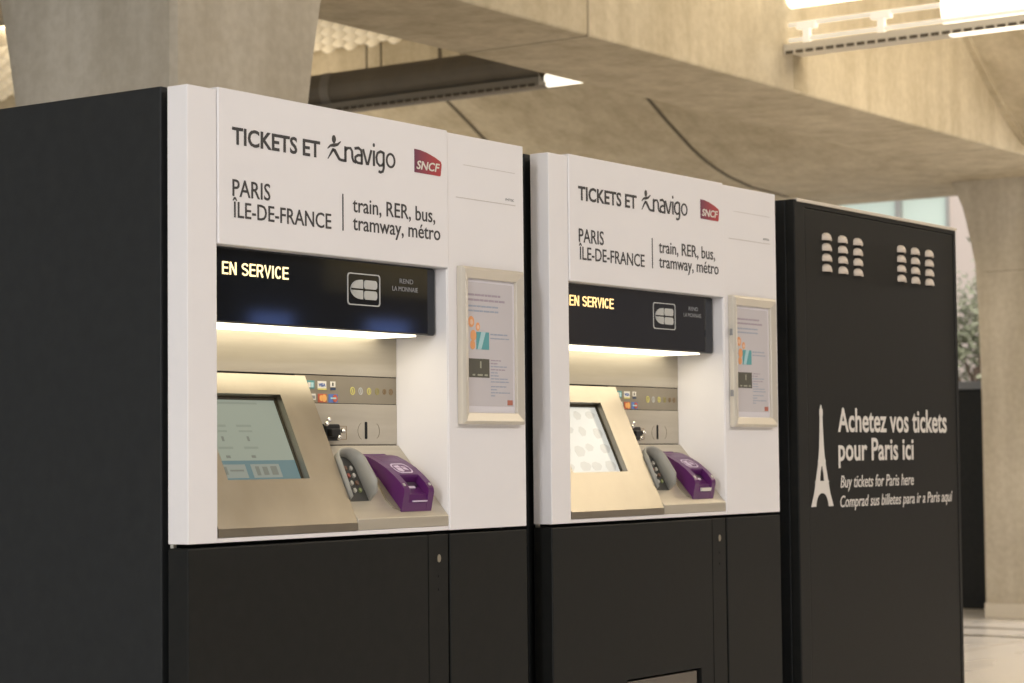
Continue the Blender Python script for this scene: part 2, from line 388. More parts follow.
sl_ = MB()
for i in range(22): sl_.box(16.9+i*.19, 17.02+i*.19, -13.7, -13.64, 3.12, 3.75)  # unseen slats placed for the upper reflection in the displays
struct(sl_, 'trim_6', mat('pale wood slats', (.55, .47, .26), .6), 'unseen pale slats added on the hall wall for the reflection in the displays')
area('slat_fill_light', (18.8, -12.9, 4.2), (18.8, -13.7, 3.4), 4, .15, 45, WARM)  # unseen light added so the slats show in the display reflection
for i, (x0, x1) in enumerate(((15.5, 16.3), (17.6, 18.5))):
    f = struct(MB().ring([(x0, 2.45), (x1, 2.45), (x1, 2.85), (x0, 2.85)], [(x0+.04, 2.49), (x1-.04, 2.49), (x1-.04, 2.81), (x0+.04, 2.81)], 'y', -13.72, -13.62), 'window_%d' % (i+2), 'mullion', 'unseen blue glow pane added for the reflection in the displays')
    MB().box(x0+.03, x1-.03, -13.7, -13.66, 2.48, 2.82).build('pane', 'blueglow', f)

# ------------------------------------------------------------------ luminaires
def lamp_line(label, y_lo, y_hi, drum_lo, drum_hi, lit, rails):
    t = thing('uplight_fixture', (7.02, (y_lo+y_hi)/2, 3.2), label, 'light fixture')
    x0, yc = 7.02, (y_lo+y_hi)/2
    def tf(x, y, z): return (x-x0, y-yc, z-3.2)
    tr = MB(tf); tr.box(6.93, 7.13, y_lo, y_hi, 3.228, 3.24); tr.box(6.925, 6.935, y_lo, y_hi, 3.212, 3.262)
    o = tr.build('tray', 'whitemetal' if rails else 'perf', t)
    n = int((y_hi-y_lo)/.058); pf = MB(tf)
    for i in range(n):
        y = y_lo+.03+i*.058; pf.box(6.921, 6.926, y, y+.042, 3.211, 3.227)
    pf.build('perforation', 'joint', o)
    dr = MB(tf); R_ = .135; nn = 18
    outer = [(7.06+R_*math.cos(math.radians(a)), 3.355+R_*math.sin(math.radians(a))) for a in [135+i*240/nn for i in range(nn+1)]]
    inner = [(7.06+(R_-.008)*math.cos(math.radians(a)), 3.355+(R_-.008)*math.sin(math.radians(a))) for a in [135+i*240/nn for i in range(nn+1)]]
    dr.prism(outer+inner[::-1], 'y', drum_lo, drum_hi)
    d = dr.build('reflector', 'lampwhite' if lit else 'reflector', t)
    if not lit:
        bd = MB(tf); R2 = .139
        for yb_ in (5.42,):
            oo = [(7.06+R2*math.cos(math.radians(a)), 3.355+R2*math.sin(math.radians(a))) for a in [135+i*240/nn for i in range(nn+1)]]
            ii = [(7.06+(R2-.006)*math.cos(math.radians(a)), 3.355+(R2-.006)*math.sin(math.radians(a))) for a in [135+i*240/nn for i in range(nn+1)]]
            bd.prism(oo+ii[::-1], 'y', yb_-.035, yb_+.035)
        bd.build('clamp_band', 'perf', d)
        lp = MB(tf); lp.tube((7.03, 3.64, 3.255), (7.03, drum_lo-.01, 3.255), .04, 14); lp.build('lamp_cover', 'lampwhite', t, smooth=True)
    else:
        lp = MB(tf); lp.box(6.98, 7.14, drum_lo+.02, drum_hi-.02, 3.33, 3.40); lp.build('lamp_cover', 'lampwhite', t)
    if rails:
        for z in (3.285, 3.365):
            MB(tf).tube((6.95, drum_lo+.01, z), (6.95, y_hi-.02, z), .013, 10).build('rail', 'rail', t, smooth=True)
        for y in (2.2, 1.78):
            bk = MB(tf); bk.box(6.935, 6.965, y-.02, y+.02, 3.24, 3.365); bk.box(6.93, 6.97, y-.055, y+.055, 3.335, 3.372); bk.build('bracket', 'rail', t, bevel=.004)
        MB(tf).tube((7.0, 1.2, 3.53), (7.0, y_hi-.01, 3.53), .07, 16).build('lamp_tube', 'lampwhite', t, smooth=True)
        MB(tf).box(6.99, 7.01, 1.3, 1.33, 3.58, 4.55).build('hanger', 'rail', t)
        MB(tf).box(7.05, 7.07, -1.0, -.97, 3.45, 4.55).build('hanger', 'rail', t)
    else:
        MB(tf).box(7.05, 7.07, 6.0, 6.03, 3.24, 4.02).build('hanger', 'perf', t)
    return t
lamp_line('lit white tube lamp with rails in front of the concrete beam, upper right', -2.4, 2.325, -2.4, 1.45, True, True)
lamp_line('dark half round lamp reflector hung behind the concrete beam', 3.86, 12.0, 3.88, 12.0, False, False)

# ------------------------------------------------------------------ ticket machines
SA = Vector((0, .145, 1.177)); SB = Vector((0, 0, 1.015)); ST = (SB-SA).normalized(); SN = ST.cross(Vector((1, 0, 0))).normalized()
def shelf_tf(x, s, h): p = SA+ST*s+SN*h; return (x, p.y, p.z)
WA = Vector((0, .148, 1.331)); WB = Vector((0, 0, 1.007)); WT = (WB-WA); WL = WT.length; WT = WT.normalized(); WN = WT.cross(Vector((1, 0, 0))).normalized()
def wedge_tf(x, s, h): p = WA+WT*s+WN*h; return (x, p.y, p.z)

def status_letters(x0, x1, zb, cap, y, m, parent):
    W_ = {'E': .62, 'N': .70, ' ': .30, 'S': .66, 'R': .68, 'V': .68, 'I': .16, 'C': .70}
    txt = 'EN SERVICE'; gap = .14; tot = sum(W_[c] for c in txt)+gap*(len(txt)-1); sx = (x1-x0)/tot; x = 0
    def arc(cx, cz, rx, rz, a0, a1, n=8): return [(cx+rx*math.cos(math.radians(a0+(a1-a0)*i/n)), cz+rz*math.sin(math.radians(a0+(a1-a0)*i/n))) for i in range(n+1)]
    for c in txt:
        w = W_[c]
        S = {'E': [[(.07, 0), (.07, 1)], [(.07, .935), (w, .935)], [(.07, .52), (w-.04, .52)], [(.07, .065), (w, .065)]],
             'N': [[(.07, 0), (.07, 1)], [(.09, .97), (w-.09, .03)], [(w-.07, 0), (w-.07, 1)]],
             'S': [arc(w/2, .73, w/2-.05, .205, 20, 270)+arc(w/2, .28, w/2-.05, .215, 88, -160)],
             'R': [[(.07, 0), (.07, 1)], [(.07, .935), (w-.24, .935)]+arc(w-.26, .715, .19, .22, 80, -80)+[(.07, .495)], [(w-.28, .48), (w-.06, 0)]],
             'V': [[(.05, 1), (w/2, .02), (w-.05, 1)]], 'I': [[(w/2, 0), (w/2, 1)]],
             'C': [arc(w/2+.02, .5, w/2-.06, .435, 40, 320, 14)], ' ': []}[c]
        if S:
            mb = MB()
            for pts in S: stroke(mb, [(x0+(x+px_)*sx, zb+pz*cap) for px_, pz in pts], .0036, y-.0004, y+.0012)
            mb.build('status_letter', m, parent)
        x += w+gap
def ticket_machine(x_origin, label, screen_bright, lit_text_m):
    t = thing('ticket_machine', (x_origin, 0, 0), label, 'ticket machine')
    W = 1.175
    # body
    b = MB().box(.03, W-.03, .17, .78, .06, 1.885).box(.03, .085, .066, .18, .06, 1.885).box(.868, W-.03, .152, .18, .06, 1.885).box(.03, W-.03, .056, .18, .06, .975)
    b.build('body', 'blackside', t)
    for x0 in (.0, W-.028):
        MB().box(x0, x0+.028, .072, .80, .0, 1.9).build('side_panel', 'blackside', t, bevel=.003)
    MB().box(.02, W-.02, .06, .78, 0, .07).build('plinth', 'darkgap', t)
    # white fascia
    f = MB()
    f.box(0, .0855, 0, .0548, .9805, 1.897)                       # left post
    f.box(.0815, .0855, .05, .145, .9905, 1.58)                    # recess side, left
    f.box(.866, W, 0, .06, .9805, 1.899)                           # right column
    f.box(.8625, .8662, .002, .152, .9805, 1.58)                   # recess side, right
    f.box(.0855, .866, .002, .1, .9805, .9905)                     # sill under the console
    f.build('fascia', 'white', t, bevel=.0025)
    # seams on the right column
    sm = MB().box(.90, 1.14, -.0008, .001, 1.7505, 1.752).box(.93, 1.14, -.0006, .001, 1.829, 1.830).build('seam', mat('faint seam', (.55, .51, .47), .5), t)
    text('lettering', 'MTK', 1.10, 1.135, 1.760, .006, -.0006, 'inkgrey', sm)
    # header sign
    hd = MB().box(.0875, .8645, -.003, .14, 1.5835, 1.9025).build('header_panel', 'white', t, bevel=.0025)
    y = -.0036
    text('lettering', 'TICKETS ET', .1285, .4065, 1.791, .0335, y, 'ink', hd, bold=.022)
    text('lettering', 'PARIS', .129, .245, 1.684, .034, y, 'ink', hd, bold=.006)
    text('lettering', 'ÎLE-DE-FRANCE', .129, .4425, 1.6405, .032, y, 'ink', hd, bold=.006)
    MB().box(.4805, .484, y-.0003, y+.0005, 1.64, 1.72).build('divider', 'ink', hd)
    text('lettering', 'train, RER, bus,', .516, .814, 1.684, .032, y, 'ink', hd, bold=.006)
    text('lettering', 'tramway, métro', .516, .833, 1.6445, .032, y, 'ink', hd, bold=.006)
    # striding figure and joined lower case word
    nv = MB(); y0, y1 = y-.0003, y+.0004
    nv.disc(.4615, 1.8372, .0098, 'y', y0, y1, 16, .8)
    stroke(nv, [(.436, 1.8085, .3), (.447, 1.8185, .8), (.462, 1.822, 1.3), (.476, 1.825, .9), (.489, 1.834, .3)], .0084, y0, y1)
    stroke(nv, [(.437, 1.777, .3), (.447, 1.792, .8), (.458, 1.808, 1.1)], .0073, y0, y1)
    stroke(nv, [(.455, 1.808, 1), (.464, 1.806, 1.3), (.474, 1.793, 1.2), (.483, 1.781, 1.1), (.492, 1.779, 1), (.508, 1.779, 1)], .0084, y0, y1)
    stroke(nv, [(.508, 1.7755), (.508, 1.824)], .0087, y0, y1)                      # n
    stroke(nv, [(.508, 1.811), (.517, 1.820), (.529, 1.821), (.5355, 1.812), (.5365, 1.792), (.541, 1.782), (.552, 1.7785)], .0081, y0, y1)
    stroke(nv, [(.546, 1.8225), (.562, 1.8255), (.573, 1.820), (.5755, 1.808), (.5755, 1.7755)], .0081, y0, y1)   # a
    stroke(nv, [(.5755, 1.804), (.560, 1.803), (.549, 1.796), (.549, 1.785), (.558, 1.779), (.575, 1.7785)], .0081, y0, y1)
    stroke(nv, [(.581, 1.825), (.597, 1.778), (.601, 1.778), (.616, 1.826)], .0078, y0, y1)       # v
    stroke(nv, [(.6265, 1.777), (.6265, 1.826)], .0084, y0, y1); nv.disc(.6265, 1.8395, .0048, 'y', y0, y1, 12, .9)
    stroke(nv, [(.668, 1.8235), (.655, 1.826), (.642, 1.820), (.637, 1.806), (.640, 1.789), (.650, 1.781), (.661, 1.783), (.668, 1.792)], .0078, y0, y1)  # g
    stroke(nv, [(.668, 1.826), (.668, 1.775), (.664, 1.764), (.654, 1.760), (.646, 1.763)], .0081, y0, y1)
    og = [(.698+.0205*math.cos(a*math.pi/10), 1.803+.0245*math.sin(a*math.pi/10)) for a in range(20)]
    ig = [(.698+.0135*math.cos(a*math.pi/10), 1.803+.0175*math.sin(a*math.pi/10)) for a in range(20)]
    nv.ring(og, ig, 'y', y0, y1)
    # keep the word inside its measured width
    nv.v = [(.430+(v[0]-.434)*(.668-.430)/(.7185-.434), v[1], 1.826-(1.826-v[2])*.70 if v[2] < 1.826 else 1.826+(v[2]-1.826)*.9) for v in nv.v]
    nv.build('wordmark', 'ink', hd)
    lg = MB().prism([(.738, 1.846), (.738, 1.793), (.834, 1.7925), (.8365, 1.796), (.8400, 1.820), (.8365, 1.8265), (.815, 1.834), (.785, 1.8415), (.76, 1.8452)], 'y', y-.0004, y+.0005).build('emblem', 'logo', hd)
    text('lettering', 'SNCF', .744, .832, 1.8015, .0185, y-.0010, 'cardwhite', hd, bold=.02, shear=.22)
    # status display
    ds = MB().prism(rrect(.0885, .857, 1.427, 1.583, .008), 'y', .03, .149).build('status_display', 'gloss', t, bevel=.004, seg=3)
    yd = .0288
    status_letters(.133, .339, 1.5265, .0262, yd, lit_text_m, ds)
    em = MB(); em.ring(rrect(.536, .651, 1.484, 1.555, .008), rrect(.5385, .6485, 1.4865, 1.5525, .007), 'y', yd-.0004, yd+.0015)
    # left bowl shape and two stacked right blocks, as on bank card signs
    arc = [(.586+.036*math.cos(math.radians(a)), 1.5195+.0215*math.sin(math.radians(a))) for a in range(40, 321, 20)]
    em.prism([(.590, 1.541)]+[(.584+.037*math.cos(math.radians(a)), 1.5195+.0215*math.sin(math.radians(a))) for a in range(90, 181, 15)]+[(.547, 1.5215), (.590, 1.5215)], 'y', yd-.0004, yd+.0015)
    em.prism([(.547, 1.5175)]+[(.584+.037*math.cos(math.radians(a)), 1.5195+.0215*math.sin(math.radians(a))) for a in range(180, 271, 15)]+[(.590, 1.498), (.590, 1.5175)], 'y', yd-.0004, yd+.0015)
    em.prism(rrect(.594, .640, 1.5215, 1.541, .007), 'y', yd-.0004, yd+.0015); em.prism(rrect(.594, .640, 1.498, 1.5175, .007), 'y', yd-.0004, yd+.0015)
    em.build('card_emblem', 'cbwhite', ds)
    text('lettering', 'REND', .722, .772, 1.5415, .0105, yd, 'inkgrey', ds)
    text('lettering', 'LA MONNAIE', .695, .789, 1.5235, .0105, yd, 'inkgrey', ds)
    MB().box(.092, .79, .036, .147, 1.4228, 1.4272).build('light_strip', 'tube', t)
    # steel back of the recess
    MB().box(.086, .862, .149, .16, 1.335, 1.43).build('back_plate', 'steel', t, bevel=.001)
    sp = MB().box(.50, .862, .1505, .16, 1.272, 1.333).build('sticker_plate', 'steeldark', t)
    st = MB().box(.50, .862, .149, .16, 1.178, 1.2705).build('slot_plate', 'steel', t, bevel=.001)
    MB().box(.086, .862, .153, .165, 1.16, 1.345).build('plate_gap', 'darkgap', t)
    yb = .1498
    def card(x0, x1, z0, z1, m, extra):
        c = MB().box(x0, x1, yb, yb+.001, z0, z1).build('card_sticker', m, sp)
        for mm, x0_, x1_, z0_, z1_ in extra:
            MB().box(x0_, x1_, yb-.0006, yb+.0002, z0_, z1_).build('sticker_print', mm, sp)
    card(.538, .566, 1.303, 1.3215, 'cardteal', [('cardwhite', .543, .552, 1.306, 1.317), ('tealpale', .553, .562, 1.306, 1.317)])
    card(.577, .607, 1.302, 1.3205, 'cardwhite', [('gold', .577, .607, 1.301, 1.3045)])
    text('lettering', 'VISA', .580, .603, 1.3085, .0070, yb-.0008, 'cardblue', sp, bold=.02)
    card(.621, .639, 1.308, 1.3205, 'cardwhite', [('picdark', .627, .632, 1.3105, 1.318), ('navy', .622, .639, 1.301, 1.3065)])
    card(.550, .570, 1.278, 1.292, 'cardwhite', [('inkgrey', .556, .567, 1.281, 1.288)])
    card(.578, .608, 1.273, 1.292, 'cardred', []); MB().disc(.599, 1.2825, .0085, 'y', yb-.0008, yb+.0002, 14).disc(.589, 1.2825, .0068, 'y', yb-.0005, yb+.0003, 14).build('sticker_print', 'cardorange', sp)
    card(.615, .647, 1.273, 1.292, 'cardblue', []); MB().disc(.637, 1.2825, .0085, 'y', yb-.0008, yb+.0002, 14).build('sticker_print', 'cardred', sp); MB().box(.621, .640, yb-.0011, yb, 1.281, 1.2845).build('sticker_print', 'tealpale', sp)
    for i, (xx, mm, r) in enumerate(((.700, 'gold', .0085), (.729, 'cbwhite', .0078), (.760, 'gold', .0075), (.790, 'olive', .0075), (.817, 'bronze', .0062), (.841, 'bronze', .0070))):
        og = [(xx+r*math.cos(a*math.pi/8), 1.3005+1.1*r*math.sin(a*math.pi/8)) for a in range(16)]; ig = [(xx+.72*r*math.cos(a*math.pi/8), 1.3005+.8*r*math.sin(a*math.pi/8)) for a in range(16)]
        MB().ring(og, ig, 'y', yb-.0003, yb+.0005).box(xx-.001, xx+.002, yb-.0003, yb+.0005, 1.296, 1.305).build('coin_print', mm, sp)
    # card reader, coin slot
    rd = MB().prism(rrect(.583, .634, 1.187, 1.2245, .006), 'y', .132, .150); rd.prism(rrect(.590, .622, 1.196, 1.214, .004), 'y', .120, .134)
    rdo = rd.build('card_reader', 'blackplastic', t, bevel=.002)
    for (xx, zz) in ((.581, 1.2335), (.574, 1.2245), (.632, 1.2085), (.617, 1.194)):
        MB().ball((xx, .122, zz), .006).build('chrome_stud', 'chrome', rdo, smooth=True)
    MB().ring([(.634, 1.190), (.676, 1.190), (.676, 1.2205), (.634, 1.2205)], [(.635, 1.191), (.675, 1.191), (.675, 1.2195), (.635, 1.2195)], 'y', .1483, .1495).box(.657, .667, .1482, .1495, 1.209, 1.215).build('reader_label', 'bronze', st)
    MB().prism(rrect(.7425, .7505, 1.191, 1.2305, .003), 'y', .1478, .150).build('coin_slot', 'darkgap', st)
    ar = MB(); ar2 = MB()
    stroke(ar, [(.783+.013*math.cos(math.radians(a)), 1.2095+.017*math.sin(math.radians(a))) for a in range(-75, 76, 15)], .0013, .1483, .1495)
    stroke(ar2, [(.737+.02*math.cos(math.radians(a)), 1.2095+.02*math.sin(math.radians(a))) for a in range(110, 251, 20)], .0008, .1483, .1495)
    ar.build('slot_marking', 'steeldark', st); ar2.build('slot_marking', 'steeldark', st)
    # sloping screen console
    k = MB().prism([(0, .991), (0, 1.0), (.142, 1.312), (.148, 1.331), (.148, .991)], 'x', .0885, .531)
    cn = MB()
    s0, s1, xl, xr = .135*WL, .696*WL, .166, .425
    wm = MB(wedge_tf)
    wm.box(.0885, xl, 0, WL, -.016, 0); wm.box(xr, .531, 0, WL, -.016, 0); wm.box(xl, xr, 0, s0, -.016, 0); wm.box(xl, xr, s1, WL, -.016, 0)
    # body of the console behind the plate
    body = MB().prism([(.0005, .991), (.0005, 1.006), (.1475, 1.3295), (.1475, .991)], 'x', .5225, .531)
    front = MB().box(.0885, .531, 0, .012, .991, 1.008)
    wm.v += front.v and []
    kk = len(wm.v); wm.v += body.v; wm.f += [tuple(i+kk for i in f_) for f_ in body.f]
    kk = len(wm.v); wm.v += front.v; wm.f += [tuple(i+kk for i in f_) for f_ in front.f]
    wm.build('screen_console', 'steelplain', t)
    gk = MB(wedge_tf); gk.ring([(xl-.004, s0-.004), (xr+.004, s0-.004), (xr+.004, s1+.004), (xl-.004, s1+.004)], [(xl+.006, s0+.006), (xr-.006, s0+.006), (xr-.006, s1-.003), (xl+.003, s1-.003)], 'z', -.0185, -.0165)
    gk.build('gasket', 'bezel', t)
    scr = MB(wedge_tf).box(xl-.002, xr+.002, s0-.002, s1+.002, -.024, -.0185)
    so = scr.build('touchscreen', screen_mat('screen glow', (.42, .46, .37) if not screen_bright else (.86, .84, .76), .60 if not screen_bright else .68), t)
    h0, h1 = -.0187, -.0183
    if not screen_bright:
        MB(wedge_tf).box(xl+.004, xr-.004, s1-.052, s1-.004, h0, h1).build('screen_bar', screen_mat('screen teal', (.17, .29, .31), .55), so)
        cm = screen_mat('screen card', (.40, .43, .37), .55); gm = screen_mat('screen grey mark', (.28, .29, .24), .52); g2 = screen_mat('screen faint mark', (.35, .385, .31), .58)
        for x0, x1 in ((.178, .255), (.272, .362)):
            MB(wedge_tf).box(x0, x1, s1-.043, s1-.012, h0, h1+.0003).build('screen_card', cm, so)
        MB(wedge_tf).box(.184, .196, s1-.038, s1-.02, h0, h1+.0006).box(.204, .246, s1-.031, s1-.027, h0, h1+.0006).box(.284, .296, s1-.038, s1-.017, h0, h1+.0006).box(.306, .322, s1-.037, s1-.018, h0, h1+.0006).box(.332, .352, s1-.038, s1-.018, h0, h1+.0006).build('screen_icon', gm, so)
        mk = MB(wedge_tf); fk = MB(wedge_tf)
        for xx in (.215, .294):
            fk.box(xx-.023, xx+.023, s1-.135, s1-.13, h0, h1); fk.box(xx-.021, xx+.021, s1-.122, s1-.118, h0, h1); fk.box(xx-.022, xx+.022, s1-.084, s1-.079, h0, h1)
            mk.box(xx-.003, xx+.004, s1-.108, s1-.097, h0, h1); mk.box(xx-.008, xx+.005, s1-.064, s1-.058, h0, h1)
        fk.box(.20, .36, s0+.012, s0+.016, h0, h1)
        mk.build('screen_icon', gm, so); fk.build('screen_text_and_glare', g2, so)
    else:
        g2 = screen_mat('screen glare grey', (.74, .71, .63), .62); fk = MB(wedge_tf)  # grey blotches paint the reflection smeared over this screen
        rr = random.Random(11)
        for r_ in range(4):
            for q in range(4):
                x0 = xl+.006+q*.064+rr.uniform(-.006, .006); s_ = s0+.014+r_*.049+rr.uniform(-.004, .004); wq = rr.uniform(.030, .046); hq = rr.uniform(.022, .036)
                fk.prism([(x0+.008, s_+hq), (x0-.001, s_+hq*.55), (x0+.006, s_+.003), (x0+wq*.55, s_), (x0+wq, s_+.006), (x0+wq+.006, s_+hq*.5), (x0+wq*.8, s_+hq*.95)], 'z', h0, h1)
        fk.build('screen_text_and_glare', g2, so)
    # sloping shelf on the right
    MB().prism([(.0005, .991), (.0005, 1.015), (.145, 1.177), (.147, .991)], 'x', .533, .8615).build('shelf', 'steel', t, bevel=.0015)
    # pin pad with its privacy shroud
    def u_path(off):
        x0, x1, sb, sf = .543-off, .612+off, .058-off, .166
        r = .030+off; pts = [(x0, sf), (x0, sf-.03)]
        pts += [(x0+r-r*math.cos(math.radians(a)), sb+r-r*math.sin(math.radians(a))) for a in range(0, 91, 15)]
        pts += [(x1-r+r*math.sin(math.radians(a)), sb+r-r*math.cos(math.radians(a))) for a in range(0, 91, 15)]
        return pts+[(x1, sf-.05), (x1, sf-.02), (x1, sf)]
    oo, ii = u_path(.006), u_path(0); n = len(oo); vs = []; fs = []
    for (pa, pb) in zip(oo, ii):
        side = (pb[0]-.543)/.069
        hh = .048+.008*side-max(0, pa[1]-.09)*(.36-.22*side)-max(0, pa[1]-.148)*.9*side
        vs += [shelf_tf(pa[0], pa[1], -.002), shelf_tf(pa[0], pa[1], hh-.003), shelf_tf((pa[0]*.6+pb[0]*.4), (pa[1]*.6+pb[1]*.4), hh), shelf_tf(pb[0], pb[1], hh-.003), shelf_tf(pb[0], pb[1], -.002)]
    for i in range(n-1):
        for j in range(4): fs.append((i*5+j, i*5+j+1, i*5+j+6, i*5+j+5))
        fs.append((i*5, i*5+5, i*5+9, i*5+4))
    fs += [(0, 1, 2, 3, 4), tuple((n-1)*5+j for j in range(4, -1, -1))]
    pp = MB(); pp.add(vs, fs); shr = pp.build('pin_pad', 'greyplastic', t, smooth=True)
    def pad_tf(x, s_, h): return shelf_tf(x, s_, h+.026-(s_-.058)*.235)
    MB(pad_tf).prism([(p_[0], p_[1]) for p_ in ii], 'z', -.022, 0).build('pad_base', 'greydark', shr)
    for r_ in range(4):
        for q in range(3):
            mm = ('keywhite', 'keybrown', 'keywhite', 'keywhite', 'keyred', 'keywhite', 'keywhite', 'keywhite', 'keybrown', 'keywhite', 'keywhite', 'keygreen')[r_*3+q]
            MB(pad_tf).disc(.557+q*.0185, .088+r_*.018, .0052, 'z', -.001, .005, 14).build('key', mm, shr, bevel=.0015)
    # purple card dock
    full = [(.03, 0), (.045, .012), (.07, .0235), (.10, .034), (.13, .040), (.152, .0425), (.168, .041), (.176, .036), (.202, .001), (.202, 0)]
    cut = [(.03, 0), (.045, .012), (.07, .0235), (.10, .034), (.126, .0395), (.130, .036), (.136, .022), (.166, .0235), (.176, .028), (.19, .016), (.202, .001), (.202, 0)]
    def dockpoly(mb, prof, x0, x1):
        n = len(prof); vs = [shelf_tf(x0, s, h) for s, h in prof]+[shelf_tf(x1, s, h) for s, h in prof]
        mb.add(vs, [tuple(range(n)), tuple(range(2*n-1, n-1, -1))]+[(i, i+n, (i+1) % n+n, (i+1) % n) for i in range(n)])
    dk = MB(); dockpoly(dk, full, .697, .719); dockpoly(dk, full, .787, .808); dockpoly(dk, cut, .719, .787)
    dko = dk.build('card_dock', 'purple', t, bevel=.0035, seg=3)
    pl = MB(shelf_tf); pl.prism([(.688, .045), (.70, .030), (.78, .030), (.80, .045), (.80, .1), (.688, .1)], 'z', -.001, .004); pl.build('back_tongue', 'purple', dko, bevel=.001)
    ft = MB(shelf_tf).prism([(.698, .08), (.683, .12), (.672, .165), (.678, .190), (.698, .198)], 'z', -.001, .003).build('dark_patch', 'steeldark', dko)  # flat dark grey patch along the side of the dock
    MB(shelf_tf).box(.728, .778, .138, .150, .0228, .027).build('slot', 'purpledark', dko)
    MB(shelf_tf).box(.735, .765, .150, .156, .0235, .0275).build('slot_light', 'purplelight', dko)
    def front(x, z, d): # plate on the front face of the dock
        return x
    lb = MB(); q0, q1 = Vector(shelf_tf(0, .1895, .018)), (Vector(shelf_tf(0, .184, .026)) if screen_bright else Vector(shelf_tf(0, .1875, .021)))
    lb.add([(.733, q0.y-.002, q0.z), (.785, q0.y-.002, q0.z), (.785, q1.y-.002, q1.z), (.733, q1.y-.002, q1.z), (.733, q0.y+.004, q0.z), (.785, q0.y+.004, q0.z), (.785, q1.y+.004, q1.z), (.733, q1.y+.004, q1.z)],
           [(0,1,2,3),(4,7,6,5),(0,4,5,1),(1,5,6,2),(2,6,7,3),(3,7,4,0)])
    lb.build('dock_label', 'purplelight' if not screen_bright else 'cardwhite', dko)
    # pictogram on the sloping top: rounded outline with a hand and a card
    def top(x, s, h): # follow the dock's top between s=.07 and .13
        hh = .0235+(s-.07)*(.040-.0235)/.06
        return shelf_tf(x, s, hh+h)
    og = rrect(.722, .784, .083, .121, .016); ig = rrect(.726, .780, .0865, .1175, .013)
    pic = MB(top); pic.ring(og, ig, 'z', .0008, .0022)
    pic.prism([(.733, .092), (.752, .090), (.752, .113), (.744, .116), (.733, .110)], 'z', .0008, .0022)
    pic.prism([(.757, .094), (.771, .097), (.771, .110), (.757, .106)], 'z', .0008, .0022)
    pic.build('pictogram', 'purplelight', dko)
    for xx in (.705, .799):
        MB(shelf_tf).box(xx-.003, xx+.004, .155, .162, .040, .0435).build('corner_lamp', 'keywhite', dko)
    # black lower doors
    dd = MB(); dz0, dz1 = .06, .9725
    dd.ring([(0, dz0), (.781, dz0), (.781, dz1), (0, dz1)], [(.34, .44), (.716, .44), (.716, .572), (.34, .572)], 'y', 0, .055); dd.box(.339, .717, .036, .054, .439, .573)
    bmx = dd.build('door', 'black', t, bevel=.003)
    MB().box(.345, .700, .006, .03, .445, .566).build('tray_flap', mat('tray metal', (.15, .13, .105), .45, metal=.3), bmx, bevel=.002)
    ls = MB().box(.785, .859, .001, .055, dz0, dz1).build('lock_strip', 'black', t, bevel=.002)
    MB().disc(.823, .918, .009, 'y', -.001, .002, 16, .7).build('keyhole', 'steeldark', ls)
    [MB().disc(.823, zz, .0035, 'y', -.0005, .002, 10).build('pin_hole', 'darkgap', ls) for zz in (.878, .848)]
    MB().box(.866, W, 0, .055, dz0, dz1).build('side_door', 'black', t, bevel=.002)
    MB().box(.005, .014, .045, .053, .968, .981).build('hinge_pin', 'hingepin', t)
    return t
ticket_machine(0, 'white and black ticket machine nearest the camera with a dim green screen', False, 'led')
ticket_machine(1.2842, 'white and black ticket machine with bright washed out screen, beside the black vented cabinet', True, 'ledorange')

